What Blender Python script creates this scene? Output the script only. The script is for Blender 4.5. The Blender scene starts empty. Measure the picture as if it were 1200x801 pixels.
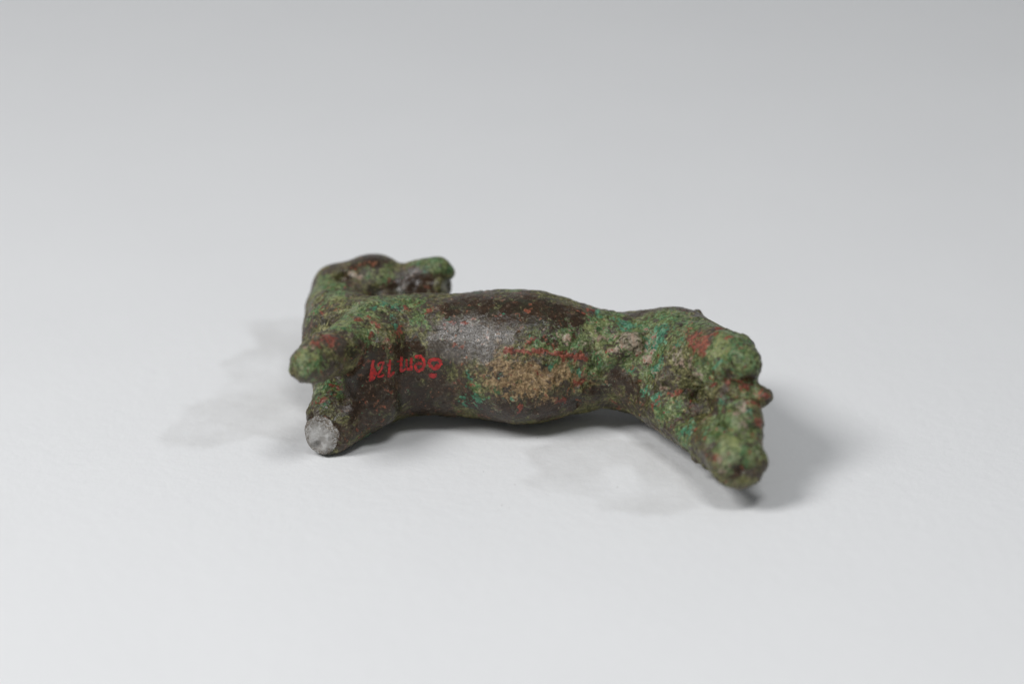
import bpy, math
import numpy as np
from mathutils import Vector
from mathutils.bvhtree import BVHTree

MM = 0.001
SC = bpy.context.scene

# ------------------------------------------------------------------ camera
TH = math.radians(24.0)
AIM = (0.0, 0.0, 12.7)
DIST = 450.0
cam_d = bpy.data.cameras.new("camera")
cam_d.lens = 100.0
cam_d.sensor_width = 36.0
cam_d.clip_start = 0.01
cam_d.clip_end = 20.0
cam_d.dof.use_dof = True
cam_d.dof.focus_distance = 0.4420
cam_d.dof.aperture_fstop = 7.1
cam_d.dof.aperture_blades = 9
cam = bpy.data.objects.new("camera", cam_d)
cam.location = (0, (AIM[1] - DIST * math.cos(TH)) * MM, (AIM[2] + DIST * math.sin(TH)) * MM)
cam.rotation_euler = (math.pi / 2 - TH, 0, 0)
SC.collection.objects.link(cam)
SC.camera = cam

# ------------------------------------------------------------------ light
w = bpy.data.worlds.new("World")
SC.world = w
w.use_nodes = True
w.node_tree.nodes["Background"].inputs[0].default_value = (0.90, 0.95, 1.0, 1)
w.node_tree.nodes["Background"].inputs[1].default_value = 0.19


def area_lamp(name, loc, target, size, size_y, power, col):
    d = bpy.data.lights.new(name, 'AREA')
    d.shape = 'RECTANGLE'
    d.size = size
    d.size_y = size_y
    d.energy = power
    d.color = col
    o = bpy.data.objects.new(name, d)
    o.location = loc
    o.rotation_euler = (Vector(target) - Vector(loc)).to_track_quat('-Z', 'Y').to_euler()
    SC.collection.objects.link(o)
    return o


area_lamp("left_softbox_lamp", (-0.48, -0.24, 0.60), (0.03, -0.12, 0.0), 0.28, 0.28, 4.0, (0.988, 0.99, 1.0))
area_lamp("overhead_softbox_lamp", (0.08, -0.20, 0.50), (0.0, -0.06, 0.0), 0.16, 0.12, 0.88, (0.98, 0.99, 1.0))

SC.view_settings.view_transform = 'Standard'
SC.view_settings.look = 'None'
SC.view_settings.gamma = 1.0
SC.view_settings.exposure = 0.0
SC.cycles.use_denoising = True


# ------------------------------------------------------------------ noise
def _hash(ix, iy, iz, seed):
    n = (ix.astype(np.uint32) * np.uint32(374761393) + iy.astype(np.uint32) * np.uint32(668265263)
         + iz.astype(np.uint32) * np.uint32(2147483647) + np.uint32((seed * 1274126177) & 0xffffffff))
    n = (n ^ (n >> np.uint32(13))) * np.uint32(1274126177)
    n = (n ^ (n >> np.uint32(15))) * np.uint32(2246822519)
    n = n ^ (n >> np.uint32(16))
    return n.astype(np.float64) / 4294967295.0 * 2 - 1


def noise(P, scale, seed=0):
    q = P / scale + 100.0
    i = np.floor(q).astype(np.int64)
    f = q - i
    f = f * f * f * (f * (f * 6 - 15) + 10)
    out = 0.0
    for dx in (0, 1):
        wx = f[:, 0] if dx else 1 - f[:, 0]
        for dy in (0, 1):
            wy = f[:, 1] if dy else 1 - f[:, 1]
            for dz in (0, 1):
                wz = f[:, 2] if dz else 1 - f[:, 2]
                out = out + wx * wy * wz * _hash(i[:, 0] + dx, i[:, 1] + dy, i[:, 2] + dz, seed)
    return out


def fbm(P, scale, octs=3, seed=0):
    s, a, t = 0.0, 1.0, 0.0
    for k in range(octs):
        s = s + a * noise(P, scale / 2.03 ** k, seed + 17 * k)
        t += a
        a *= 0.55
    return s / t


# ------------------------------------------------------------------ node helpers
class NT:
    def __init__(self, name):
        self.m = bpy.data.materials.new(name)
        self.m.use_nodes = True
        self.t = self.m.node_tree
        self.b = self.t.nodes["Principled BSDF"]

    def n(self, typ, **kw):
        x = self.t.nodes.new(typ)
        for k, v in kw.items():
            setattr(x, k, v)
        return x

    def put(self, sock, v):
        if isinstance(v, bpy.types.NodeSocket):
            self.t.links.new(v, sock)
        else:
            sock.default_value = v

    def math(self, op, a, b=0.0, c=None, clamp=False):
        x = self.n('ShaderNodeMath', operation=op, use_clamp=clamp)
        self.put(x.inputs[0], a)
        self.put(x.inputs[1], b)
        if c is not None:
            self.put(x.inputs[2], c)
        return x.outputs[0]

    def mix(self, f, a, b):
        x = self.n('ShaderNodeMix', data_type='RGBA')
        self.put(x.inputs[0], f)
        self.put(x.inputs[6], a if isinstance(a, bpy.types.NodeSocket) else (*a, 1))
        self.put(x.inputs[7], b if isinstance(b, bpy.types.NodeSocket) else (*b, 1))
        return x.outputs[2]

    def noise(self, vec, scale, detail=3.0, rough=0.55, dist=0.0):
        x = self.n('ShaderNodeTexNoise')
        self.put(x.inputs['Vector'], vec)
        x.inputs['Scale'].default_value = scale
        x.inputs['Detail'].default_value = detail
        x.inputs['Roughness'].default_value = rough
        x.inputs['Distortion'].default_value = dist
        return x.outputs['Fac']

    def step(self, v, lo, hi):
        x = self.n('ShaderNodeMapRange', interpolation_type='SMOOTHSTEP')
        self.put(x.inputs[0], v)
        x.inputs[1].default_value = lo
        x.inputs[2].default_value = hi
        return x.outputs[0]

    def attr(self, name):
        return self.n('ShaderNodeAttribute', attribute_name=name)


def mesh_obj(name, verts, faces, mat, parent=None, smooth=True):
    me = bpy.data.meshes.new(name)
    me.from_pydata([tuple(v) for v in verts] if not isinstance(verts, np.ndarray) else verts.tolist(), [],
                   faces if isinstance(faces, list) else faces.tolist())
    me.materials.append(mat)
    if smooth:
        me.polygons.foreach_set('use_smooth', np.ones(len(me.polygons), dtype=bool))
    me.update()
    o = bpy.data.objects.new(name, me)
    SC.collection.objects.link(o)
    if parent:
        o.parent = parent
    return o


def set_attr(me, name, vals):
    a = me.attributes.new(name, 'FLOAT', 'POINT')
    a.data.foreach_set('value', np.asarray(vals, dtype=np.float32))


# ------------------------------------------------------------------ paper backdrop
def poly_sdf(px, py, poly):
    """signed distance to a polygon, negative inside"""
    d = np.full(px.shape, 1e9)
    s = np.ones(px.shape)
    n = len(poly)
    for i in range(n):
        ax, ay = poly[i]
        bx, by = poly[i - 1]
        ex, ey = bx - ax, by - ay
        wx, wy = px - ax, py - ay
        t = np.clip((wx * ex + wy * ey) / (ex * ex + ey * ey), 0, 1)
        d = np.minimum(d, (wx - ex * t) ** 2 + (wy - ey * t) ** 2)
        c1 = py >= ay
        c2 = py < by
        c3 = ex * wy > ey * wx
        flip = (c1 & c2 & c3) | (~c1 & ~c2 & ~c3)
        s = np.where(flip, -s, s)
    return s * np.sqrt(d)


#STAINS#
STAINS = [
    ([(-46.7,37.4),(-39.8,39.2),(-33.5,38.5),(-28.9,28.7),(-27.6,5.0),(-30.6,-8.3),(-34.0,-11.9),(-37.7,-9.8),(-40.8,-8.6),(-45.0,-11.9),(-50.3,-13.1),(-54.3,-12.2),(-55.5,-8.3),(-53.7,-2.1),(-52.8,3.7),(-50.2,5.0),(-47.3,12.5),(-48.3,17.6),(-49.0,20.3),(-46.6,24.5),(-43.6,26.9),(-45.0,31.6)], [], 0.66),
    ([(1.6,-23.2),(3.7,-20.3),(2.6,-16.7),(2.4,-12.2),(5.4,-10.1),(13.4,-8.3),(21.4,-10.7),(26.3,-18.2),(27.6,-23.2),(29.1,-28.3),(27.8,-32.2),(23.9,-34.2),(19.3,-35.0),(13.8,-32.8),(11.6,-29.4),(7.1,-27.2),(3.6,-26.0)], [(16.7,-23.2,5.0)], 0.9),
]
#END#

nt = NT("white_paper")
tc = nt.n('ShaderNodeTexCoord').outputs['Object']
damp = nt.attr("damp").outputs['Fac']
edge_n = nt.noise(tc, 160.0, 4.0, 0.6)
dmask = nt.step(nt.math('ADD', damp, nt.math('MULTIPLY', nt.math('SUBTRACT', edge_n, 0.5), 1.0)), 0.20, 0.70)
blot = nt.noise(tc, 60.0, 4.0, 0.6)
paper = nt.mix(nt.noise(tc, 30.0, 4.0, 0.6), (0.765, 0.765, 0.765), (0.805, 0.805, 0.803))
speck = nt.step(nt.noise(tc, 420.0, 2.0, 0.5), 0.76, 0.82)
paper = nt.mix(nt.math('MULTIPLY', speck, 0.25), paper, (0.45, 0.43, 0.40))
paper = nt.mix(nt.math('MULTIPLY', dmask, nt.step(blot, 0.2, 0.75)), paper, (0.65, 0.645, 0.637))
nt.put(nt.b.inputs['Base Color'], paper)
nt.b.inputs['Roughness'].default_value = 0.75
nt.b.inputs['Specular IOR Level'].default_value = 0.25
bp = nt.n('ShaderNodeBump')
bp.inputs['Strength'].default_value = 0.6
bp.inputs['Distance'].default_value = 0.0003
nt.put(bp.inputs['Height'], nt.noise(tc, 420.0, 6.0, 0.65))
nt.put(nt.b.inputs['Normal'], bp.outputs[0])
MAT_PAPER = nt.m


def build_paper():
    xs = np.concatenate([np.linspace(-600, -80, 14)[:-1], np.linspace(-80, 80, 321), np.linspace(80, 600, 14)[1:]])
    ss = np.concatenate([np.linspace(-430, -60, 10)[:-1], np.linspace(-60, 40, 201), np.linspace(40, 900, 60)[1:]])
    y0, R = 330.0, 220.0                       # the sheet curves up behind the object
    ang = np.clip((ss - y0) / R, 0, math.radians(80))
    over = np.maximum(ss - y0 - R * math.radians(80), 0)
    yy = np.where(ss < y0, ss, y0 + R * np.sin(ang) + over * math.cos(math.radians(80)))
    zz = np.where(ss < y0, 0.0, R * (1 - np.cos(ang)) + over * math.sin(math.radians(80)))
    X, Y = np.meshgrid(xs, yy)
    _, Z = np.meshgrid(xs, zz)
    V = np.stack([X.ravel(), Y.ravel(), Z.ravel()], 1)
    nx, ny = len(xs), len(ss)
    idx = np.arange(nx * ny).reshape(ny, nx)
    F = np.stack([idx[:-1, :-1], idx[:-1, 1:], idx[1:, 1:], idx[1:, :-1]], -1).reshape(-1, 4)
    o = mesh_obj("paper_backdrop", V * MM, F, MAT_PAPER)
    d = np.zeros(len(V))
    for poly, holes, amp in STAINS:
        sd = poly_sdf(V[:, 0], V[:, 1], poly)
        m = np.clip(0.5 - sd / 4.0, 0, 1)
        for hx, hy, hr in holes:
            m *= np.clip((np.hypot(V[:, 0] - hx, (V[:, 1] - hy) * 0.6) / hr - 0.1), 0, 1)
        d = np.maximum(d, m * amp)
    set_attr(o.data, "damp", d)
    o["kind"] = "structure"
    o["label"] = "smooth white paper sheet with faint grey damp stains under the figurine"
    o["category"] = "paper"
    return o


build_paper()

# ------------------------------------------------------------------ figurine body as a distance field (mm)
VOX = 0.25
LO = np.array([-40.0, -41.0, -1.0])
HI = np.array([44.0, 30.0, 31.0])
DIM = np.ceil((HI - LO) / VOX).astype(int) + 1
AX = [LO[k] + VOX * np.arange(DIM[k]) for k in range(3)]
FIELD = np.full(DIM, 4.0, dtype=np.float32)


def _sub(lo, hi):
    sl = []
    for k in range(3):
        a = max(int((lo[k] - LO[k]) / VOX), 0)
        b = min(int((hi[k] - LO[k]) / VOX) + 2, DIM[k])
        sl.append(slice(a, b))
    g = np.meshgrid(AX[0][sl[0]].astype(np.float32), AX[1][sl[1]].astype(np.float32),
                    AX[2][sl[2]].astype(np.float32), indexing='ij', sparse=True)
    return tuple(sl), g


def smin(a, b, k):
    h = np.maximum(k - np.abs(a - b), 0) / k
    return np.minimum(a, b) - h * h * k * 0.25


def smax(a, b, k):
    return -smin(-a, -b, k)


def add_cone(a, b, ra, rb, k=2.0, carve=False):
    a, b = np.array(a, float), np.array(b, float)
    r = max(ra, rb) + 4.0
    sl, (x, y, z) = _sub(np.minimum(a, b) - r, np.maximum(a, b) + r)
    d = b - a
    L2 = max(d @ d, 1e-6)
    t = np.clip(((x - a[0]) * d[0] + (y - a[1]) * d[1] + (z - a[2]) * d[2]) / L2, 0, 1)
    dist = np.sqrt((x - a[0] - d[0] * t) ** 2 + (y - a[1] - d[1] * t) ** 2 + (z - a[2] - d[2] * t) ** 2) - (ra + (rb - ra) * t)
    FIELD[sl] = smax(FIELD[sl], -dist, k) if carve else smin(FIELD[sl], dist, k)


def rot(rx=0, ry=0, rz=0):
    rx, ry, rz = map(math.radians, (rx, ry, rz))
    X = np.array([[1, 0, 0], [0, math.cos(rx), -math.sin(rx)], [0, math.sin(rx), math.cos(rx)]])
    Y = np.array([[math.cos(ry), 0, math.sin(ry)], [0, 1, 0], [-math.sin(ry), 0, math.cos(ry)]])
    Z = np.array([[math.cos(rz), -math.sin(rz), 0], [math.sin(rz), math.cos(rz), 0], [0, 0, 1]])
    return Z @ Y @ X


def add_ell(c, r, k=2.0, R=None, carve=False):
    c, r = np.array(c, float), np.array(r, float)
    m = r.max() + 4.0
    sl, (x, y, z) = _sub(c - m, c + m)
    M = (R if R is not None else np.eye(3)).T
    p = [M[i, 0] * (x - c[0]) + M[i, 1] * (y - c[1]) + M[i, 2] * (z - c[2]) for i in range(3)]
    k0 = np.sqrt(sum((p[i] / r[i]) ** 2 for i in range(3)))
    k1 = np.sqrt(sum((p[i] / r[i] ** 2) ** 2 for i in range(3)))
    dist = k0 * (k0 - 1.0) / np.maximum(k1, 1e-4)
    FIELD[sl] = smax(FIELD[sl], -dist, k) if carve else smin(FIELD[sl], dist, k)


def cut_plane(c, n, lo, hi, k=0.6):
    n = np.array(n, float)
    n /= np.linalg.norm(n)
    sl, (x, y, z) = _sub(np.array(lo, float), np.array(hi, float))
    dist = (x - c[0]) * n[0] + (y - c[1]) * n[1] + (z - c[2]) * n[2]
    FIELD[sl] = smax(FIELD[sl], dist, k)


def add_torso(tab, k=2.0):
    tab = np.array(tab, float)
    sl, (x, y, z) = _sub((tab[0, 0] - 1, -18, -1), (tab[-1, 0] + 1, 18, 30))
    X = AX[0][sl[0]]
    c = [np.interp(X, tab[:, 0], tab[:, j]) for j in range(1, 5)]
    ker = np.hanning(23)
    ker /= ker.sum()
    c = [np.convolve(np.pad(v, 11, mode='edge'), ker, 'valid').astype(np.float32)[:, None, None] for v in c]
    cy, cz, ry, rz = c
    q = np.sqrt(((y - cy) / ry) ** 2 + ((z - cz) / rz) ** 2)
    dist = (q - 1) * np.minimum(ry, rz)
    ex = np.maximum(tab[0, 0] - x, x - tab[-1, 0])
    dist = smax(dist, ex + 0 * dist, 3.0)
    FIELD[sl] = smin(FIELD[sl], dist, k)


# torso lying on its flank: x, centre y, centre z, radius y, radius z
add_torso([
    (-28.0, 0.5, 10.6, 7.5, 7.6),
    (-24.0, 0.0, 10.8, 8.6, 9.0),
    (-18.0, 0.0, 10.4, 9.0, 9.8),
    (-13.0, 0.0, 10.5, 9.0, 9.6),
    (-8.0, 0.0, 10.5, 9.4, 9.8),
    (0.0, 0.0, 10.5, 10.4, 10.5),
    (5.0, 0.0, 10.4, 10.2, 10.2),
    (10.5, 0.0, 10.0, 8.8, 8.9),
    (15.5, 0.0, 9.8, 7.6, 7.5),
    (19.0, 0.0, 9.9, 7.6, 7.2),
    (24.0, 0.5, 9.8, 7.8, 7.2),
], 1.0)
# belly bulge and breast
add_ell((2.0, -5.2, 8.2), (8.6, 6.2, 6.3), 2.5)
add_ell((-27.2, 2.0, 9.4), (4.6, 7.0, 8.2), 2.0)
add_ell((-27.6, 0.6, 6.6), (4.2, 5.6, 5.8), 1.2)
add_ell((-20.0, -5.0, 9.6), (5.6, 5.0, 7.0), 3.0)
# neck and head, turned up behind the shoulder
add_cone((-26.6, 4.0, 12.2), (-28.0, 11.0, 12.8), 7.0, 5.6, 2.0)
add_cone((-27.6, 8.5, 12.6), (-26.0, 15.5, 13.6), 5.0, 4.4, 1.0)
add_ell((-28.6, 15.5, 15.3), (4.0, 4.2, 3.9), 1.6)
add_ell((-23.2, 15.8, 15.4), (6.0, 5.0, 4.8), 2.2)
add_ell((-22.2, 16.5, 18.2), (3.9, 3.4, 2.2), 1.6)
add_ell((-24.6, 11.6, 15.2), (2.6, 0.8, 1.0), 0.5, rot(ry=-6))
add_cone((-20.0, 14.0, 14.2), (-12.8, 13.8, 14.8), 3.6, 2.5, 1.2)
add_cone((-16.2, 15.6, 17.7), (-12.0, 15.2, 18.7), 1.9, 2.1, 1.6)
add_cone((-12.2, 15.2, 19.0), (-10.3, 15.0, 18.3), 1.5, 1.1, 1.0)
add_cone((-20.5, 15.6, 16.4), (-14.0, 15.2, 17.8), 2.2, 2.3, 1.6)
add_cone((-18.5, 15.8, 16.6), (-13.0, 15.8, 17.4), 1.9, 1.9, 0.9)
add_ell((-10.7, 16.4, 15.2), (0.9, 1.2, 1.8), 0.4)
# forelegs
add_cone((-22.0, -3.0, 15.2), (-29.6, -17.5, 17.4), 5.0, 3.0, 2.2)
add_cone((-29.2, -17.0, 17.4), (-30.9, -20.0, 17.7), 3.0, 2.75, 1.0)
add_cone((-20.5, -2.0, 6.0), (-30.0, -17.0, 3.5), 5.2, 3.35, 1.5)
add_cone((-27.9, -4.5, 8.6), (-29.6, -15.5, 3.5), 2.7, 3.1, 1.2)
cut_plane((-30.2, -15.2, 3.3), (-0.20, -1.0, 0.30), (-38, -26, -1), (-24, -9, 8.5), 2.4)
add_cone((-21.2, -7.2, 15.0), (-21.8, -9.0, 6.8), 4.4, 4.6, 1.2)
# hind legs and the lump of metal that joins their feet
add_ell((25.6, 0.0, 10.8), (7.6, 7.5, 7.2), 2.5)
add_cone((26.5, -3.5, 12.6), (33.2, -16.5, 17.2), 6.2, 4.3, 2.5)
add_ell((34.6, -19.5, 17.8), (2.9, 3.3, 3.3), 0.6)
add_cone((20.5, -2.0, 7.4), (30.5, -22.0, 6.4), 5.6, 3.7, 3.0)
add_cone((30.5, -22.0, 6.4), (33.0, -30.7, 7.5), 3.7, 3.6, 1.5)
add_cone((34.5, -20.5, 13.4), (34.0, -29.8, 8.1), 3.2, 3.3, 1.2)
add_ell((33.6, -31.0, 7.0), (4.2, 3.6, 3.4), 1.2)
add_ell((28.5, -11.0, 11.0), (6.5, 4.0, 6.0), 2.0)
add_ell((37.2, -22.0, 13.3), (1.7, 1.6, 1.5), 1.2)
# details: eye, mouth furrow, lumps, creases, the hollow foot
add_ell((-27.4, 12.6, 18.4), (1.2, 1.2, 1.0), 0.6, carve=True)
add_ell((-25.4, 13.1, 18.5), (1.1, 0.9, 0.8), 0.4)
add_cone((-28.6, 8.2, 18.6), (-19.0, 11.6, 16.9), 0.5, 0.6, 0.8, carve=True)
for i, (x, z) in enumerate(((-16.6, 17.0), (-14.9, 16.7), (-13.3, 16.6), (-11.9, 16.9))):
    add_cone((x, 12.6, z + 0.4), (x - 0.5, 12.0, z - 1.6), 0.7, 0.8, 0.45)
add_cone((13.2, -9.6, 8.6), (15.2, -9.2, 12.0), 1.3, 1.2, 1.6, carve=True)
add_cone((17.6, -10.4, 8.0), (14.2, -9.6, 8.8), 1.2, 1.2, 1.6, carve=True)
add_ell((18.6, -6.0, 15.0), (2.2, 1.8, 1.8), 1.2)
add_ell((16.0, -6.4, 13.4), (1.8, 1.6, 1.5), 1.0)
add_ell((28.9, -16.8, 14.9), (1.6, 1.4, 1.2), 0.8)
add_ell((31.5, -19.0, 13.0), (1.8, 1.8, 1.6), 1.0)
add_ell((31.2, -19.0, 11.0), (3.8, 3.2, 4.2), 2.0)
add_ell((26.6, -19.2, 11.2), (3.8, 3.4, 2.8), 2.5, carve=True)
add_cone((30.6, -24.6, 13.0), (30.0, -29.4, 9.1), 0.8, 0.6, 1.4, carve=True)
add_ell((37.4, -24.4, 15.5), (2.8, 2.4, 0.9), 0.8, carve=True)
add_cone((30.5, -23.2, 16.0), (35.0, -24.6, 15.6), 0.5, 0.8, 0.9, carve=True)
add_cone((38.6, -26.0, 10.8), (38.2, -31.0, 9.4), 1.0, 0.9, 0.9, carve=True)
add_cone((29.5, -21.0, 16.6), (33.0, -22.6, 15.4), 0.4, 0.5, 0.8, carve=True)
add_cone((34.5, -24.4, 15.0), (39.0, -22.0, 14.9), 0.5, 1.0, 0.6, carve=True)
add_ell((35.9, -20.4, 17.6), (1.9, 2.4, 2.2), 0.8)
add_ell((33.0, -21.8, 18.6), (1.5, 1.3, 1.2), 0.6)
add_ell((31.6, -20.4, 16.9), (1.2, 1.2, 1.4), 0.5)
add_ell((33.6, -26.6, 11.6), (1.3, 1.0, 2.2), 0.6, rot(rx=-40))
add_ell((36.6, -24.6, 11.2), (0.9, 1.4, 2.6), 0.5, rot(rx=-30))
add_ell((30.8, -24.6, 9.4), (1.2, 1.1, 1.6), 0.6)
add_ell((31.6, -22.6, 13.4), (1.0, 0.9, 1.3), 0.5)
add_cone((31.8, -27.2, 10.6), (32.4, -31.8, 8.5), 0.45, 0.4, 0.5, carve=True)
add_ell((34.4, -35.3, 7.3), (2.2, 1.6, 1.1), 0.8, carve=True)
add_ell((33.6, -33.2, 5.6), (3.2, 1.8, 1.7), 1.0)
add_ell((37.0, -31.8, 7.2), (1.3, 1.4, 1.3), 0.7)
add_ell((30.6, -32.4, 7.4), (1.2, 1.2, 1.3), 0.7)
add_ell((-10.2, -11.4, 11.0), (3.4, 3.0, 7.0), 2.5, carve=True)
add_ell((-2.5, -4.6, 10.8), (5.0, 6.2, 6.4), 2.5)


def crust_lumps(count, r0, r1, seed, box_lo, box_hi, k, carve_every=4):
    """small nodules and pits of corrosion on the surface inside a box"""
    rng = np.random.default_rng(seed)
    sl, _ = _sub(np.array(box_lo, float), np.array(box_hi, float))
    idx = np.argwhere(np.abs(FIELD[sl]) < 0.15)
    org = np.array([AX[k_][sl[k_]][0] for k_ in range(3)])
    for i in range(count):
        ii = idx[rng.integers(len(idx))]
        p = org + ii * VOX
        r = rng.uniform(r0, r1)
        rr = r * rng.uniform(0.7, 1.6, 3)
        g0 = np.clip(np.array([sl[k_].start for k_ in range(3)]) + ii, 1, DIM - 2)
        gr = np.array([FIELD[tuple(g0 + e)] - FIELD[tuple(g0 - e)] for e in np.eye(3, dtype=int)])
        gr = gr / max(np.linalg.norm(gr), 1e-6)
        p = p - gr * r * (0.45 if i % carve_every else -0.5)
        add_ell(p, rr, k, rot(*rng.uniform(0, 180, 3)), carve=(i % carve_every == 0))


crust_lumps(46, 0.5, 1.1, 3, (28.5, -36, 0), (42, -15, 24), 0.8, 1)
crust_lumps(36, 0.4, 0.9, 4, (19, -26, 2), (36, 4, 16), 0.8, 2)
crust_lumps(30, 0.3, 0.6, 6, (-36, -24, 1), (-26, -8, 24), 0.5, 2)
crust_lumps(40, 0.3, 0.7, 8, (2, -14, 4), (16, -3, 17), 0.5, 2)
add_ell((36.8, -31.6, 7.6), (1.1, 1.3, 1.4), 0.8)
add_ell((37.8, -22.2, 13.6), (1.2, 1.3, 1.2), 1.0)


def surface_nets(F):
    s = F < 0
    nx, ny, nz = F.shape
    cnt = np.zeros((nx - 1, ny - 1, nz - 1), np.uint8)
    for dx in (0, 1):
        for dy in (0, 1):
            for dz in (0, 1):
                cnt += s[dx:nx - 1 + dx, dy:ny - 1 + dy, dz:nz - 1 + dz]
    act = (cnt > 0) & (cnt < 8)
    ci, cj, ck = np.nonzero(act)
    vid = np.full(act.shape, -1, np.int64)
    vid[ci, cj, ck] = np.arange(len(ci))
    acc = np.zeros((len(ci), 3))
    num = np.zeros(len(ci))
    corners = [(a, b, c) for a in (0, 1) for b in (0, 1) for c in (0, 1)]
    for p in corners:
        for ax in range(3):
            if p[ax] == 1:
                continue
            q = list(p)
            q[ax] = 1
            fa = F[ci + p[0], cj + p[1], ck + p[2]].astype(float)
            fb = F[ci + q[0], cj + q[1], ck + q[2]].astype(float)
            m = (fa < 0) != (fb < 0)
            t = np.where(m, fa / np.where(m, fa - fb, 1), 0)
            pos = np.tile(np.array(p, float), (len(ci), 1))
            pos[:, ax] = t
            acc[m] += pos[m]
            num[m] += 1
    V = (acc / num[:, None] + np.stack([ci, cj, ck], 1)) * VOX + LO
    faces = []
    for ax in range(3):
        a, b = [(1, 2), (2, 0), (0, 1)][ax]
        sl0 = [slice(1, -1)] * 3
        sl1 = [slice(1, -1)] * 3
        sl0[ax] = slice(0, -1)
        sl1[ax] = slice(1, None)
        s0, s1 = s[tuple(sl0)], s[tuple(sl1)]
        for flip in (False, True):
            e = np.nonzero((s0 & ~s1) if not flip else (~s0 & s1))
            e = [np.array(v) for v in e]
            for k in range(3):
                if k != ax:
                    e[k] = e[k] + 1
            q = []
            for da, db in ((-1, -1), (0, -1), (0, 0), (-1, 0)):
                c = [e[0].copy(), e[1].copy(), e[2].copy()]
                c[a] += da
                c[b] += db
                q.append(vid[c[0], c[1], c[2]])
            q = np.stack(q, 1)
            faces.append(q[:, ::-1] if flip else q)
    return V, np.concatenate(faces)


def relax(V, F, it, lam=0.5):
    E = np.concatenate([F[:, [0, 1]], F[:, [1, 2]], F[:, [2, 3]], F[:, [3, 0]]])
    for _ in range(it):
        s = np.zeros_like(V)
        n = np.bincount(E[:, 0], minlength=len(V)).astype(float) + np.bincount(E[:, 1], minlength=len(V))
        for k in range(3):
            s[:, k] = np.bincount(E[:, 0], V[E[:, 1], k], len(V)) + np.bincount(E[:, 1], V[E[:, 0], k], len(V))
        V = V + lam * (s / n[:, None] - V)
    return V


def subdivide(V, F):
    """one linear quad subdivision"""
    E = np.concatenate([F[:, [0, 1]], F[:, [1, 2]], F[:, [2, 3]], F[:, [3, 0]]])
    lo, hi = E.min(1), E.max(1)
    key = lo * len(V) + hi
    uk, inv = np.unique(key, return_inverse=True)
    a, b = uk // len(V), uk % len(V)
    em = (V[a] + V[b]) / 2
    fc = V[F].mean(1)
    n, m = len(V), len(F)
    ei = inv.reshape(4, m).T + n
    fi = np.arange(m) + n + len(uk)
    Q = []
    for k in range(4):
        Q.append(np.stack([F[:, k], ei[:, k], fi, ei[:, k - 1]], 1))
    return np.concatenate([V, em, fc]), np.concatenate(Q)


def normals(V, F):
    fn = np.cross(V[F[:, 2]] - V[F[:, 0]], V[F[:, 3]] - V[F[:, 1]])
    N = np.zeros_like(V)
    for k in range(4):
        for j in range(3):
            N[:, j] += np.bincount(F[:, k], fn[:, j], len(V))
    return N / np.maximum(np.linalg.norm(N, axis=1, keepdims=True), 1e-9)


V, F = surface_nets(FIELD)
# keep the largest connected shell only is not needed: the field is one piece
V = relax(V, F, 4)
V, F = subdivide(V, F)
V = relax(V, F, 3)
N = normals(V, F)
BASE_V = V.copy()

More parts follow.
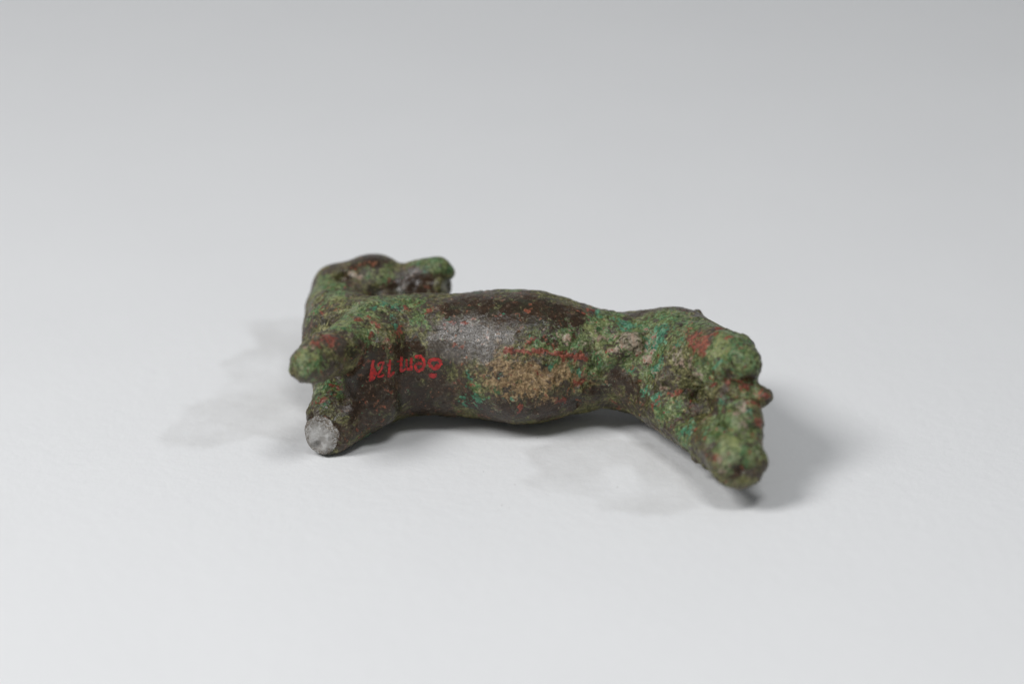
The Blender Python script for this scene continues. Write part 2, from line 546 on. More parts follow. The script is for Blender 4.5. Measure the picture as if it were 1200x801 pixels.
#PAINT#
PAINT = [
    ('d',-5.3,-3.5,19.9,3.51), ('d',0.0,-3.7,20.3,4.05), ('d',5.3,-4.1,19.5,3.51), ('d',9.6,-3.8,18.3,2.16), ('d',-8.7,-2.8,19.9,2.03), ('d',0.0,-11.0,6.0,3.24),
    ('d',5.3,-10.5,5.8,3.24), ('d',9.6,-8.9,6.2,2.03), ('d',-4.0,-9.3,4.9,2.43), ('d',-22.4,-12.6,11.2,3.51), ('d',-17.2,-10.3,8.9,3.51), ('d',-12.7,-8.5,8.5,2.70),
    ('d',-21.0,-11.7,15.1,2.43), ('d',-24.8,-11.3,12.0,1.89), ('d',-23.8,-13.5,7.2,2.70), ('d',-18.5,-12.2,6.6,2.70), ('d',-13.4,-7.5,5.1,2.70), ('d',-15.9,-8.3,15.0,2.16),
    ('d',-22.8,15.1,20.6,2.16), ('d',-24.9,15.1,20.3,1.35), ('d',-15.2,12.0,17.4,2.43), ('d',-18.6,11.7,16.3,2.03), ('d',-13.1,11.8,16.9,1.62), ('d',-27.3,13.7,19.1,0.95),
    ('d',-29.8,-1.0,16.5,1.22), ('d',19.5,0.9,17.2,1.08), ('d',-24.1,-14.6,17.8,1.35), ('d',-10.0,-8.1,12.8,1.62), ('d',18.0,-8.5,9.3,1.22), ('d',-22.0,10.8,16.4,1.62),
    ('d',-11.3,-7.4,16.1,1.35), ('d',2.7,-4.3,19.8,2.70), ('d',-7.3,-8.6,6.4,1.89), ('d',3.3,-10.5,5.1,2.03), ('d',35.5,-22.5,16.9,1.08), ('d',33.6,-34.2,7.4,1.08),
    ('d',35.6,-34.3,7.2,0.81), ('d',30.4,-20.2,17.0,0.54), ('d',16.0,-7.7,10.3,1.22), ('d',14.9,-7.4,8.5,1.08), ('d',13.4,-7.5,7.0,1.08), ('g',-23.9,-4.7,19.9,2.70),
    ('g',-20.0,-1.4,20.4,1.89), ('g',-16.1,-0.5,20.3,1.89), ('g',-26.3,-9.5,20.2,1.89), ('g',-30.8,-21.3,20.1,1.89), ('g',-29.2,-21.8,19.0,1.35), ('g',-32.0,-22.4,18.5,1.22),
    ('g',-28.5,-9.9,9.2,1.89), ('g',-29.0,-13.0,7.7,1.22), ('g',5.3,-7.5,16.9,2.16), ('g',9.3,-5.9,17.1,2.70), ('g',13.3,-3.9,16.7,2.70), ('g',15.7,-5.0,15.3,1.89),
    ('g',7.3,-9.1,12.7,1.89), ('g',10.6,-8.6,10.8,1.62), ('g',24.0,-3.0,18.5,2.70), ('g',27.6,-9.1,19.7,2.70), ('g',32.2,-18.4,20.9,3.38), ('g',35.2,-21.9,19.7,2.16),
    ('g',29.7,-18.6,17.5,2.70), ('g',22.5,-8.3,15.0,2.03), ('g',20.0,-3.5,17.0,1.89), ('g',21.2,-10.6,11.7,1.62), ('g',23.6,-16.6,8.4,1.76), ('g',26.0,-22.0,6.2,1.76),
    ('g',33.1,-28.2,12.8,2.97), ('g',35.6,-29.7,11.4,1.89), ('g',32.8,-33.3,10.4,2.70), ('g',31.4,-26.1,10.4,2.16), ('g',35.3,-33.8,9.2,1.62), ('g',-30.2,10.2,18.0,2.30),
    ('g',-27.8,4.5,18.9,1.89), ('g',-23.1,12.6,19.2,1.22), ('g',-20.7,12.8,18.8,1.22), ('g',-13.1,14.6,20.6,2.16), ('g',-10.8,14.2,19.7,1.35), ('g',-15.9,14.2,19.7,1.08),
    ('g',-31.1,2.1,17.4,1.22), ('g',13.3,-7.6,11.8,1.62), ('g',18.6,-7.5,13.2,1.62), ('g',34.7,-22.4,15.7,1.62), ('g',-2.0,-11.4,10.3,1.08), ('g',-5.3,-10.6,8.8,1.22),
    ('g',-22.3,-11.0,18.4,1.62), ('g',-14.0,-4.5,18.8,1.35), ('g',0.0,2.2,20.6,1.22), ('g',16.1,-0.8,17.3,1.89), ('t',23.2,-7.0,17.1,1.49), ('t',21.3,-6.5,15.7,0.95),
    ('t',18.5,-2.7,16.9,1.08), ('t',16.3,-1.6,17.2,0.95), ('t',25.8,-11.6,17.9,0.95), ('t',22.4,-11.4,13.5,1.08), ('t',18.9,-8.0,12.0,0.54), ('t',20.5,-11.2,9.8,0.95),
    ('t',22.4,-14.2,9.6,0.95), ('t',26.5,-22.3,7.8,1.22), ('t',28.2,-26.9,8.3,0.95), ('t',27.3,-19.7,8.3,0.95), ('t',2.6,-7.3,17.8,0.41), ('t',5.3,-9.8,13.5,0.68),
    ('t',10.1,-8.7,11.5,0.54), ('t',-5.3,-10.0,7.0,1.08), ('t',-8.0,-8.4,6.6,0.81), ('t',-14.5,14.1,20.1,0.68), ('t',-18.6,13.2,18.2,0.68), ('t',-18.6,-3.8,19.9,1.08),
    ('t',-20.2,-3.4,20.4,0.95), ('t',33.3,-22.5,18.6,0.81), ('t',31.5,-20.5,18.4,0.68), ('t',35.5,-26.8,13.5,0.68), ('t',13.4,-0.3,18.1,0.95), ('t',0.0,-11.4,8.3,0.54),
    ('t',-6.4,-9.8,11.4,0.68), ('t',-28.4,-13.2,7.8,0.54), ('t',-18.5,-6.7,18.7,0.54), ('t',-22.7,-10.7,1.5,1.08), ('t',32.1,-24.0,13.6,0.68), ('r',3.3,-7.9,16.9,0.68),
    ('r',11.3,-8.3,12.4,0.54), ('r',-7.3,-6.4,17.8,0.54), ('r',-9.3,-5.7,18.5,0.54), ('r',-23.7,-7.8,20.3,0.81), ('r',-21.5,-7.0,19.9,0.68), ('r',-20.3,-8.7,19.3,0.68),
    ('r',-17.6,-7.1,18.1,0.68), ('r',-28.5,-16.1,20.5,1.22), ('r',-27.2,-16.1,20.2,0.81), ('r',-30.2,-18.5,20.7,0.68), ('r',-27.3,-9.7,9.1,0.68), ('r',-29.1,-12.4,8.1,0.68),
    ('r',-30.1,-9.1,3.7,0.54), ('r',-28.0,-11.8,8.6,0.54), ('r',28.1,-13.5,19.5,1.22), ('r',28.6,-16.1,19.1,1.22), ('r',31.0,-13.6,20.8,0.95), ('r',27.0,-8.3,19.4,0.54),
    ('r',32.5,-17.8,21.1,0.41), ('r',19.2,-7.6,14.0,0.41), ('r',19.3,-7.8,12.6,0.41), ('r',24.9,-15.2,10.6,0.54), ('r',30.5,-20.8,14.3,0.81), ('r',32.2,-21.5,16.3,0.68),
    ('r',27.7,-24.1,8.4,0.54), ('r',22.3,-14.7,9.1,0.54), ('r',21.4,-11.3,11.1,0.54), ('r',34.0,-22.7,15.5,0.81), ('r',36.5,-24.6,13.9,0.68), ('r',30.1,-33.1,8.5,0.68),
    ('r',10.6,-8.9,9.5,0.68), ('r',16.4,-6.2,4.4,0.54), ('r',-30.2,0.8,17.7,0.68), ('r',8.0,-10.1,7.1,0.81), ('r',1.3,-11.2,6.1,0.68), ('r',-16.0,-3.0,19.7,0.68),
    ('r',-13.3,-4.2,19.3,0.68), ('r',27.8,-15.9,9.8,0.41), ('r',-19.1,-11.0,15.9,0.41), ('r',37.9,-23.1,13.9,0.54), ('r',36.9,-28.4,11.5,0.54), ('r',-2.0,-5.1,19.4,0.41),
    ('r',12.1,-1.2,18.4,0.81), ('r',36.7,-27.5,12.4,0.68), ('r',36.6,-29.9,10.5,0.68), ('r',27.3,-10.9,19.4,0.68), ('r',29.6,-15.1,20.2,0.95), ('n',0.0,-10.8,12.2,2.70),
    ('n',2.9,-10.7,11.5,2.43), ('n',-1.6,-10.5,13.1,1.62), ('n',5.3,-10.4,11.3,1.62), ('n',1.3,-11.1,10.5,1.49), ('n',12.7,-7.7,9.6,0.95), ('n',7.3,-9.6,11.8,1.49),
    ('n',10.0,-8.9,10.6,1.22), ('n',-2.6,-11.0,11.9,1.08), ('n',4.0,-10.1,13.2,1.08), ('p',18.8,-7.5,15.8,1.76), ('p',17.0,-6.6,16.3,1.22), ('p',25.5,-13.1,16.4,1.22),
    ('p',27.3,-15.7,16.6,0.81), ('p',28.5,-18.1,15.2,0.95), ('p',34.5,-25.7,14.1,0.95), ('p',-26.0,12.4,19.0,0.68), ('p',-25.6,12.3,19.2,0.54), ('p',-24.2,12.1,18.8,0.54),
    ('p',33.4,-27.8,13.2,0.81), ('p',14.0,-4.4,15.9,0.95), ('p',12.0,-6.1,15.8,0.81), ('p',15.9,-7.4,14.6,0.81), ('p',22.4,-13.0,12.1,0.68), ('p',23.7,-13.9,11.1,0.41),
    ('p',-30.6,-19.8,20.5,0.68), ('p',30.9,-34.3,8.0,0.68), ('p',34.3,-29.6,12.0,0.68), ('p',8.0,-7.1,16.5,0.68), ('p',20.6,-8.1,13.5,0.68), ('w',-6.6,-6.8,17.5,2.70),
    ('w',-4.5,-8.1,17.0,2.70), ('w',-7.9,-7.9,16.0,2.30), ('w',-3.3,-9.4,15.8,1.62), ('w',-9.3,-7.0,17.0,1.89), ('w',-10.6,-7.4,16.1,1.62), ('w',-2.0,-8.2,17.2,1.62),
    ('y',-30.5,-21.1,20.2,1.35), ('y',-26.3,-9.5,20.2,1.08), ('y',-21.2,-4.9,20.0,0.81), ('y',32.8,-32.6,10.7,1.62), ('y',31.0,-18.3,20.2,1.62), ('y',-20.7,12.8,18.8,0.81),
    ('y',-31.4,8.3,17.3,1.35), ('y',-27.7,2.5,19.1,1.35), ('y',12.0,-4.9,16.7,1.35), ('y',13.3,-6.0,15.4,1.08),
]
#END#


EYE = (-25.4, 12.6, 18.6)
RED_LINE = [(-1.1, -9.7, 15.5), (0.0, -9.4, 15.5), (1.1, -9.4, 15.4), (2.2, -9.3, 15.2), (3.4, -9.3, 15.2), (4.6, -8.8, 15.1), (5.8, -8.9, 14.7), (7.0, -8.7, 14.5), (8.2, -8.3, 14.1), (9.4, -8.1, 14.0), (10.6, -8.0, 13.6), (11.9, -8.0, 13.3)]
CH = "dgtrnpwy"
MASK = {c: np.zeros(len(V)) for c in CH}
wob = np.stack([fbm(V, 2.0, 4, 301), fbm(V, 2.0, 4, 302), fbm(V, 2.0, 4, 303)], 1) * 1.9
VW = V + wob
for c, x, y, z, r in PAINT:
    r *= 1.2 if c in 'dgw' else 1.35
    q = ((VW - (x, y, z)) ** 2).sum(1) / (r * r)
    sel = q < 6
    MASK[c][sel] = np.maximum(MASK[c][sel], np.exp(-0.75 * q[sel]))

# the eye: a pale boss in a dark socket
def spot(c, p, r, amp):
    MASK[c] = np.maximum(MASK[c], amp * np.exp(-((V - np.array(p)) ** 2).sum(1) / (r * r)))


CUT_C0 = (-29.4, -14.2, 3.2)
for c_ in "gtr":
    MASK[c_] *= 1 - 0.8 * np.exp(-((V - np.array(CUT_C0)) ** 2).sum(1) / 4.6 ** 2)
    MASK[c_] *= 1 - np.exp(-((V - np.array(EYE)) ** 2).sum(1) / 2.2 ** 2)
spot('d', CUT_C0, 4.6, 1.1)
spot('d', (EYE[0] - 1.6, EYE[1], EYE[2]), 1.4, 1.2)
spot('d', (EYE[0] + 3.0, EYE[1] - 1.0, EYE[2] - 1.6), 1.6, 0.8)
spot('p', EYE, 0.65, 1.7)
spot('t', (EYE[0] + 1.2, EYE[1], EYE[2] - 0.1), 0.6, 1.1)
spot('y', (EYE[0] + 3.0, EYE[1] + 0.2, EYE[2] + 0.2), 1.4, 1.0)

for p_, q_ in zip(RED_LINE[:-1], RED_LINE[1:]):
    for t_ in (0.0, 0.33, 0.67):
        spot('r', np.array(p_) * (1 - t_) + np.array(q_) * t_, 0.55, 1.1)

# worked and corroded relief
CUT_C, CUT_N = np.array((-30.2, -15.2, 3.3)), np.array((-0.20, -1.0, 0.30))
CUT_N = CUT_N / np.linalg.norm(CUT_N)
cutd = (V - CUT_C) @ CUT_N
is_cut = np.clip(1 - np.abs(cutd + 0.3) / 0.9, 0, 1) * (np.linalg.norm(V - CUT_C, axis=1) < 4.6) * ((N @ CUT_N) > 0.4)
smooth_m = np.clip(MASK['d'] * 1.1 + MASK['w'] * 0.3, 0, 1)
rough = 1 - 0.85 * smooth_m
hind = np.clip((V[:, 0] - 14) / 12, 0, 1)
foot = np.clip((-V[:, 1] - 14) / 8, 0, 1) * hind
disp = 0.24 * fbm(V, 4.5, 2, 11) * (0.5 + 0.5 * rough + 0.5 * hind) + 0.30 * foot * fbm(V, 2.8, 2, 13)
rough = rough * (1 - 0.6 * np.clip((V[:, 1] - 8) / 3, 0, 1))
disp += rough * (0.13 + 0.10 * hind) * fbm(V, 1.7, 2, 23)


def plate(n, lo, hi):
    t = np.clip((n - lo) / (hi - lo), 0, 1)
    return t * t * (3 - 2 * t)


crn = fbm(V + 0.4 * wob, 1.8, 3, 131)
disp += rough * 0.11 * plate(crn, 0.0, 0.20)                      # raised crust with broken edges
disp -= rough * 0.11 * plate(-fbm(V, 1.1, 2, 151), 0.22, 0.45)       # corrosion pits
ridge = 1 - np.clip(np.abs(noise(V + 0.6 * wob, 1.9, 41)) * 6.0, 0, 1)
disp -= rough * 0.12 * ridge * plate(fbm(V, 5.0, 2, 43), -0.1, 0.25)  # cracks
disp += rough * 0.022 * noise(V, 0.45, 57)
disp += np.clip(MASK['n'] * 2 - 0.6, 0, 1) * (-0.22 + 0.16 * fbm(V, 1.0, 2, 71))
disp += 0.10 * np.clip(MASK['r'] * 1.6 - 0.4, 0, 1) + 0.14 * np.clip(MASK['p'] * 1.6 - 0.4, 0, 1) * (0.5 + noise(V, 0.7, 77))
disp += is_cut * (0.30 * fbm(V, 1.6, 3, 91) + 0.12 * noise(V, 0.5, 93))
V = V + N * disp[:, None]
V[:, 2] = np.maximum(V[:, 2], 0.02)

# ------------------------------------------------------------------ bronze material
nt = NT("patinated_bronze")
tc = nt.n('ShaderNodeTexCoord').outputs['Object']
A = {c: nt.attr("m_" + c).outputs['Fac'] for c in CH}
n_lo = nt.noise(tc, 260.0, 5.0, 0.62, 0.6)
n_mid = nt.noise(tc, 700.0, 5.0, 0.65, 0.8)
n_hi = nt.noise(tc, 1900.0, 4.0, 0.65, 0.4)
n_x = nt.noise(tc, 5200.0, 2.0, 0.6)
sh = nt.n('ShaderNodeVectorMath', operation='ADD')
nt.put(sh.inputs[0], tc)
sh.inputs[1].default_value = (0.37, 0.11, 0.73)
tc2 = sh.outputs[0]
n2_mid = nt.noise(tc2, 620.0, 5.0, 0.65, 1.0)
n2_hi = nt.noise(tc2, 1500.0, 4.0, 0.65, 0.6)


def layer(mask, nz, gain, lo, hi, nz2=None, gain2=0.0):
    v = nt.math('ADD', mask, nt.math('MULTIPLY', nt.math('SUBTRACT', nz, 0.5), gain))
    if nz2 is not None:
        v = nt.math('ADD', v, nt.math('MULTIPLY', nt.math('SUBTRACT', nz2, 0.5), gain2))
    return nt.step(v, lo, hi)


n_xx = nt.noise(tc2, 3600.0, 3.0, 0.7, 0.3)


def ramp(v, stops):
    r = nt.n('ShaderNodeValToRGB')
    nt.put(r.inputs[0], v)
    el = r.color_ramp.elements
    while len(el) < len(stops):
        el.new(0.5)
    for e, (p, c) in zip(el, stops):
        e.position = p
        e.color = (*c, 1)
    return r.outputs[0]


n_g = nt.noise(tc, 1150.0, 3.0, 0.6, 1.2)
n_g2 = nt.noise(tc2, 980.0, 3.0, 0.6, 1.2)
grain = nt.math('ADD', nt.math('MULTIPLY', n_hi, 0.40), nt.math('ADD', nt.math('MULTIPLY', n_g, 0.42), nt.math('MULTIPLY', n_xx, 0.18)))
grain2 = nt.math('ADD', nt.math('MULTIPLY', n2_hi, 0.45), nt.math('ADD', nt.math('MULTIPLY', n_g2, 0.40), nt.math('MULTIPLY', n_x, 0.15)))
brown = ramp(grain, [(0.34, (0.020, 0.015, 0.010)), (0.50, (0.055, 0.040, 0.026)), (0.66, (0.13, 0.095, 0.060))])
brown = nt.mix(nt.step(n2_mid, 0.54, 0.66), brown, (0.095, 0.045, 0.026))
olive = ramp(grain, [(0.38, (0.020, 0.018, 0.006)), (0.50, (0.088, 0.086, 0.025)), (0.61, (0.29, 0.27, 0.11))])
base = nt.mix(layer(0.0, n_lo, 2.0, -0.16, 0.16, grain2, 1.8), brown, olive)
green = ramp(grain, [(0.38, (0.020, 0.028, 0.009)), (0.47, (0.076, 0.104, 0.029)), (0.54, (0.142, 0.182, 0.060)), (0.63, (0.36, 0.40, 0.20))])
green2 = ramp(grain2, [(0.38, (0.016, 0.046, 0.017)), (0.50, (0.060, 0.145, 0.048)), (0.62, (0.22, 0.39, 0.17))])
green = nt.mix(layer(0.0, n2_mid, 2.4, 0.0, 0.22, grain, 1.0), green, green2)
pgreen = ramp(grain2, [(0.37, (0.10, 0.105, 0.055)), (0.50, (0.24, 0.27, 0.15)), (0.62, (0.50, 0.53, 0.37))])
green = nt.mix(nt.math('MULTIPLY', layer(0.0, n_lo, 3.0, 0.16, 0.46, n2_hi, 1.6), 0.45), green, pgreen)
green = nt.mix(nt.math('MULTIPLY', layer(A['y'], grain2, 3.5, 0.40, 1.1), 0.75), green, (0.27, 0.29, 0.11))
col = nt.mix(layer(A['g'], n_mid, 3.0, 0.25, 0.62, grain2, 2.5), base, green)
f_d = layer(A['d'], n_mid, 2.6, 0.40, 0.72, grain2, 2.2)
dark = nt.mix(nt.step(n2_mid, 0.40, 0.66), (0.026, 0.015, 0.008), (0.050, 0.027, 0.014))
dark = nt.mix(nt.math('MULTIPLY', nt.step(n_lo, 0.50, 0.60), 0.6), dark, (0.030, 0.034, 0.019))
dark = nt.mix(nt.math('MULTIPLY', nt.step(n_xx, 0.58, 0.70), 0.2), dark, (0.11, 0.095, 0.07))
col = nt.mix(f_d, col, dark)
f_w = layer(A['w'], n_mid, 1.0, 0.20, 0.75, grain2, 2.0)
sheen = ramp(grain, [(0.36, (0.026, 0.020, 0.014)), (0.52, (0.085, 0.068, 0.050)), (0.66, (0.22, 0.19, 0.15))])  # belly highlight painted in as a lighter brown, with extra gloss below
col = nt.mix(f_w, col, sheen)
f_n = layer(A['n'], n_mid, 2.8, 0.30, 0.75, grain2, 3.0)
tan = ramp(grain, [(0.37, (0.060, 0.038, 0.016)), (0.49, (0.20, 0.128, 0.058)), (0.62, (0.47, 0.33, 0.175))])
col = nt.mix(f_n, col, tan)
f_t = layer(A['t'], n2_mid, 3.6, 0.54, 0.88, grain, 3.8)
teal = ramp(grain2, [(0.36, (0.016, 0.060, 0.034)), (0.50, (0.036, 0.165, 0.088)), (0.66, (0.20, 0.44, 0.28))])
col = nt.mix(nt.math('MULTIPLY', f_t, 0.9), col, teal)
f_p = layer(A['p'], n2_mid, 3.0, 0.45, 0.85, grain2, 3.6)
pale = ramp(grain, [(0.36, (0.07, 0.055, 0.035)), (0.50, (0.24, 0.195, 0.135)), (0.64, (0.48, 0.44, 0.34))])
pale = nt.mix(nt.step(n2_mid, 0.48, 0.6), pale, nt.mix(0.5, pale, (0.36, 0.22, 0.155)))
col = nt.mix(f_p, col, pale)
f_r = layer(A['r'], n_mid, 3.4, 0.48, 0.78, grain2, 3.4)
red = ramp(grain, [(0.37, (0.065, 0.014, 0.008)), (0.50, (0.19, 0.042, 0.024)), (0.64, (0.40, 0.115, 0.070))])
col = nt.mix(nt.math('MULTIPLY', f_r, 0.92), col, red)
# stray flecks of every corrosion product where the crust is rough
crust = nt.math('SUBTRACT', 1.0, nt.math('MULTIPLY', f_d, 0.85))
col = nt.mix(nt.math('MULTIPLY', crust, layer(0.0, n2_mid, 1.6, 0.24, 0.36, grain, 1.6)), col, (0.19, 0.055, 0.035))
col = nt.mix(nt.math('MULTIPLY', crust, layer(0.0, n_lo, 1.2, -0.28, -0.42, grain2, 1.8)), col, (0.05, 0.20, 0.105))
nt.put(nt.b.inputs['Base Color'], col)
rg = nt.math('ADD', 0.27, nt.math('MULTIPLY', crust, 0.13))
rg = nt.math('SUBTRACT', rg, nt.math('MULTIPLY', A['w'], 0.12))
rg = nt.math('ADD', rg, nt.math('MULTIPLY', nt.math('SUBTRACT', grain2, 0.5), 1.3))
rg = nt.math('MAXIMUM', rg, 0.16)
nt.put(nt.b.inputs['Roughness'], rg)
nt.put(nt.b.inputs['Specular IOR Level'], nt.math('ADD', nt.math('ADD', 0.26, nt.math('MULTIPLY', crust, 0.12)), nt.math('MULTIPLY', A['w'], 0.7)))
b1 = nt.n('ShaderNodeBump')
b1.inputs['Distance'].default_value = 0.00035
nt.put(b1.inputs['Strength'], nt.math('ADD', nt.math('ADD', 0.06, nt.math('MULTIPLY', A['w'], 0.30)), nt.math('MULTIPLY', crust, 0.56)))
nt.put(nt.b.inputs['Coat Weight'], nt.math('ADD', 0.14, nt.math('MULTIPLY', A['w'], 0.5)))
nt.b.inputs['Coat Roughness'].default_value = 0.15
b2 = nt.n('ShaderNodeBump')
b2.inputs['Distance'].default_value = 0.00035
b2.inputs['Strength'].default_value = 0.40
nt.put(b2.inputs['Height'], n_hi)
nt.put(nt.b.inputs['Coat Normal'], b2.outputs[0])
hgt = nt.math('ADD', n_hi, nt.math('MULTIPLY', n_mid, 0.8))
hgt = nt.math('ADD', hgt, nt.math('MULTIPLY', n_xx, 0.3))
nt.put(b1.inputs['Height'], hgt)
nt.put(nt.b.inputs['Normal'], b1.outputs[0])
MAT_BRONZE = nt.m

nt = NT("broken_metal")
tc = nt.n('ShaderNodeTexCoord').outputs['Object']
c1 = nt.noise(tc, 900.0, 4.0, 0.6, 0.5)
c2 = nt.noise(tc, 2600.0, 3.0, 0.6)
rd = nt.attr("rim").outputs['Fac']
c = nt.mix(nt.step(c1, 0.38, 0.62), (0.27, 0.255, 0.235), (0.44, 0.43, 0.41))
edge = nt.step(nt.math('ADD', rd, nt.math('MULTIPLY', nt.math('SUBTRACT', c1, 0.5), 1.3)), 0.60, 0.95)
c = nt.mix(nt.math('MULTIPLY', edge, nt.step(c2, 0.40, 0.58)), c, (0.11, 0.085, 0.06))
c = nt.mix(nt.math('MULTIPLY', edge, nt.step(c2, 0.60, 0.68)), c, (0.55, 0.52, 0.46))
nt.put(nt.b.inputs['Base Color'], c)
nt.b.inputs['Roughness'].default_value = 0.55
b1 = nt.n('ShaderNodeBump')
b1.inputs['Distance'].default_value = 0.0003
b1.inputs['Strength'].default_value = 0.6
nt.put(b1.inputs['Height'], nt.math('ADD', c2, c1))
nt.put(nt.b.inputs['Normal'], b1.outputs[0])
MAT_BREAK = nt.m

nt = NT("red_paint")
tc = nt.n('ShaderNodeTexCoord').outputs['Object']
nt.put(nt.b.inputs['Base Color'], nt.mix(nt.step(nt.noise(tc, 2600.0, 4.0, 0.65), 0.53, 0.64), nt.mix(nt.step(nt.noise(tc, 1100.0, 3.0), 0.35, 0.65), (0.30, 0.012, 0.012), (0.50, 0.026, 0.022)), (0.085, 0.028, 0.020)))
nt.b.inputs['Roughness'].default_value = 0.45
MAT_RED = nt.m

# ------------------------------------------------------------------ figurine objects
root = bpy.data.objects.new("bronze_figurine", None)
root.empty_display_size = 0.01
SC.collection.objects.link(root)
root["label"] = "small corroded green and brown bronze animal figurine lying on its side"
root["category"] = "figurine"


def submesh(name, face_sel, mat, label=None):
    f = F[face_sel]
    used, inv = np.unique(f, return_inverse=True)
    o = mesh_obj(name, V[used] * MM, inv.reshape(-1, 4), mat, root)
    for c in CH:
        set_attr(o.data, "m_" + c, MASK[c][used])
    set_attr(o.data, "rim", np.clip(np.linalg.norm(V[used] - CUT_C - np.array((0.5, 0, 0)), axis=1) / 2.6, 0, 2))
    if label:
        o["label"] = label
    return o


cut_face = (is_cut[F].mean(1) > 0.12) & (np.linalg.norm(V[F].mean(1) - CUT_C - np.array((0.35, 0.3, 0.1)), axis=1) < 3.05 + 0.4 * fbm(V[F].mean(1), 1.5, 2, 95))
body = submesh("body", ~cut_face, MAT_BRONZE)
submesh("broken_leg_end", cut_face, MAT_BREAK, "rough pale grey broken end of the lower foreleg")

# ------------------------------------------------------------------ dust on the paper
def build_dust():
    rng = np.random.default_rng(5)
    nt2 = NT("dust")
    nt2.put(nt2.b.inputs['Base Color'], (0.20, 0.17, 0.13, 1))
    nt2.b.inputs['Roughness'].default_value = 0.9
    verts, faces = [], []
    for i in range(26):
        cx, cy = rng.uniform(-75, 75), rng.uniform(-75, 45)
        if i < 16:
            cx, cy = rng.normal(5, 18), rng.normal(-22, 10)
        r = rng.uniform(0.04, 0.10)
        b0 = len(verts)
        for dx, dy, dz in ((1, 0, .5), (-1, 0, .5), (0, 1, .5), (0, -1, .5), (0, 0, 1.1), (0, 0, 0)):
            j = rng.uniform(0.6, 1.3)
            verts.append(((cx + dx * r * j) * MM, (cy + dy * r * j) * MM, (0.01 + dz * r * j) * MM))
        for a_, b_ in ((0, 2), (2, 1), (1, 3), (3, 0)):
            faces.append((b0 + a_, b0 + b_, b0 + 4))
            faces.append((b0 + b_, b0 + a_, b0 + 5))
    o = mesh_obj("dust", verts, faces, nt2.m)
    o["kind"] = "stuff"
    o["label"] = "tiny dark dust specks scattered over the white paper"
    o["category"] = "dust"


build_dust()

# ------------------------------------------------------------------ number painted in red across the breast
BVH = BVHTree.FromPolygons((V * MM).tolist(), F.tolist())
FWD = Vector((0, math.cos(TH), -math.sin(TH)))
UPV = Vector((0, math.sin(TH), math.cos(TH)))
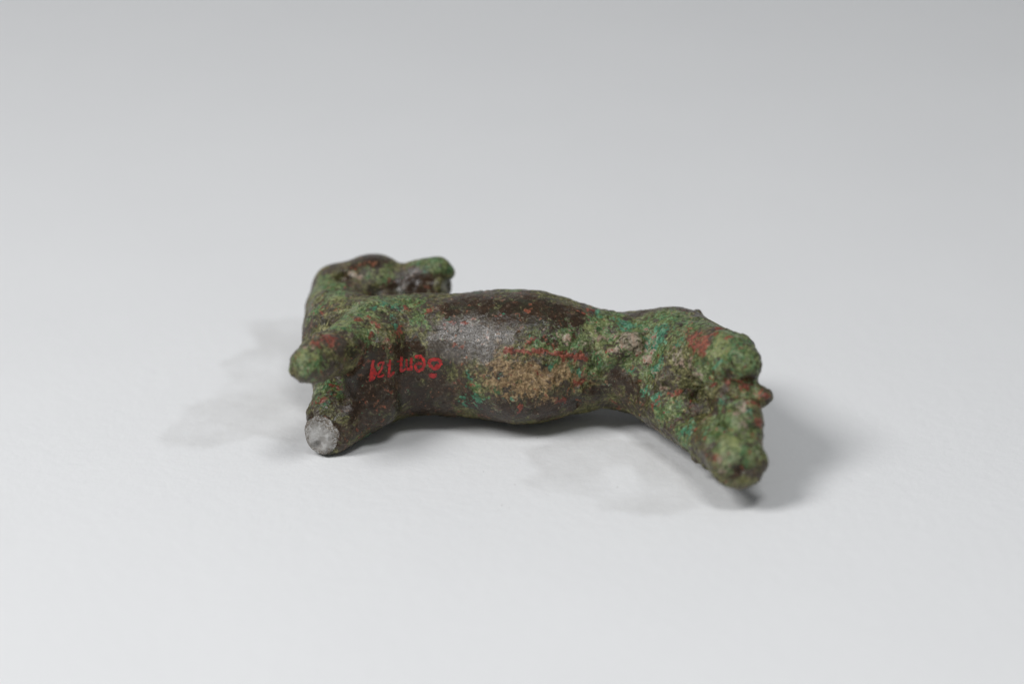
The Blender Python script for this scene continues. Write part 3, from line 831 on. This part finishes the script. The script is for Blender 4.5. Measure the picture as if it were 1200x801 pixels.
# strokes in mm on a plane in front of the breast: (half width, points)
STROKES = [
    (0.19, [(-21.35, -2.77), (-21.56, -3.75), (-21.88, -6.13)]),
    (0.24, [(-21.56, -3.99), (-21.04, -4.85), (-21.67, -5.95)]),
    (0.20, [(-21.62, -4.80), (-21.27, -4.91)]),
    (0.12, [(-21.44, -3.75), (-20.81, -5.03)]),
    (0.12, [(-20.72, -3.41), (-20.28, -3.15), (-19.71, -3.08)]),
    (0.14, [(-19.80, -3.15), (-20.15, -4.16), (-20.72, -5.09)]),
    (0.14, [(-20.81, -5.28), (-20.28, -5.38), (-19.76, -5.03)]),
    (0.10, [(-20.72, -3.41), (-20.52, -3.75)]),
    (0.16, [(-18.80, -2.71), (-18.95, -4.10), (-19.13, -5.47)]),
    (0.16, [(-19.15, -5.38), (-18.72, -5.14), (-18.20, -4.56)]),
    (0.12, [(-19.30, -3.41), (-18.95, -3.75)]),
    (0.12, [(-17.85, -2.97), (-17.45, -3.04)]),
    (0.18, [(-17.14, -2.19), (-17.22, -3.41), (-17.22, -4.62)]),
    (0.16, [(-17.39, -4.56), (-16.87, -4.39), (-16.46, -4.10)]),
    (0.14, [(-16.35, -2.65), (-16.41, -3.52), (-16.23, -4.28)]),
    (0.19, [(-16.58, -3.99), (-16.12, -4.22), (-15.54, -4.28)]),
    (0.18, [(-15.60, -2.37), (-15.68, -3.41), (-15.65, -4.45)]),
    (0.19, [(-15.07, -2.42), (-14.78, -2.19), (-14.26, -2.19), (-13.80, -2.60), (-13.59, -3.35), (-13.86, -4.10), (-14.50, -4.56), (-14.94, -4.22), (-15.02, -3.64), (-14.61, -3.29), (-13.92, -3.41)]),
    (0.16, [(-15.02, -2.31), (-14.26, -2.48)]),
    (0.22, [(-12.87, -3.52), (-12.93, -3.00), (-12.41, -2.71), (-11.60, -2.65), (-10.96, -3.12)]),
    (0.24, [(-12.87, -3.52), (-12.41, -3.99), (-11.77, -4.16), (-11.31, -3.64), (-10.96, -3.18)]),
    (0.12, [(-12.06, -3.75), (-11.49, -3.41)]),
    (0.19, [(-13.11, -5.03), (-12.41, -5.09), (-11.69, -5.09)]),
    (0.18, [(-12.87, -5.32), (-12.30, -5.43), (-11.77, -5.28)]),
]


def on_skin(a, b):
    p = (Vector((a, 0, AIM[2])) + UPV * b - FWD * 60.0) * MM
    h = BVH.ray_cast(p, FWD)
    return h[0] + h[1] * 0.00005


def build_number():
    verts, faces = [], []
    k = 0
    for hw, pts in STROKES:
        pts = [Vector(p) for p in pts]
        path = []
        for i in range(len(pts) - 1):
            n = max(int((pts[i + 1] - pts[i]).length / 0.08), 2)
            for j in range(n):
                path.append(pts[i].lerp(pts[i + 1], j / n))
        path.append(pts[-1])
        # soften corners
        for _ in range(2):
            path = [path[0]] + [(path[i - 1] + path[i] * 2 + path[i + 1]) / 4 for i in range(1, len(path) - 1)] + [path[-1]]
        base = len(verts)
        m = 5
        for i, p in enumerate(path):
            t = (path[min(i + 1, len(path) - 1)] - path[max(i - 1, 0)]).normalized()
            nn = Vector((-t.y, t.x))
            k += 1
            e = min(i, len(path) - 1 - i) * 0.08
            ww = 1.14 * hw * min(1.0, 0.55 + e / 0.25) * (1 + 0.16 * math.sin(k * 0.7) + 0.12 * math.sin(k * 1.9 + 1))
            for j in range(m):
                q = p + nn * ww * (2 * j / (m - 1) - 1)
                verts.append(on_skin(q.x, q.y))
        for i in range(len(path) - 1):
            for j in range(m - 1):
                a = base + i * m + j
                faces.append((a, a + 1, a + m + 1, a + m))
    o = mesh_obj("painted_number", verts, faces, MAT_RED, root)
    o["label"] = "small red hand-painted inventory number, upside down on the breast"


build_number()
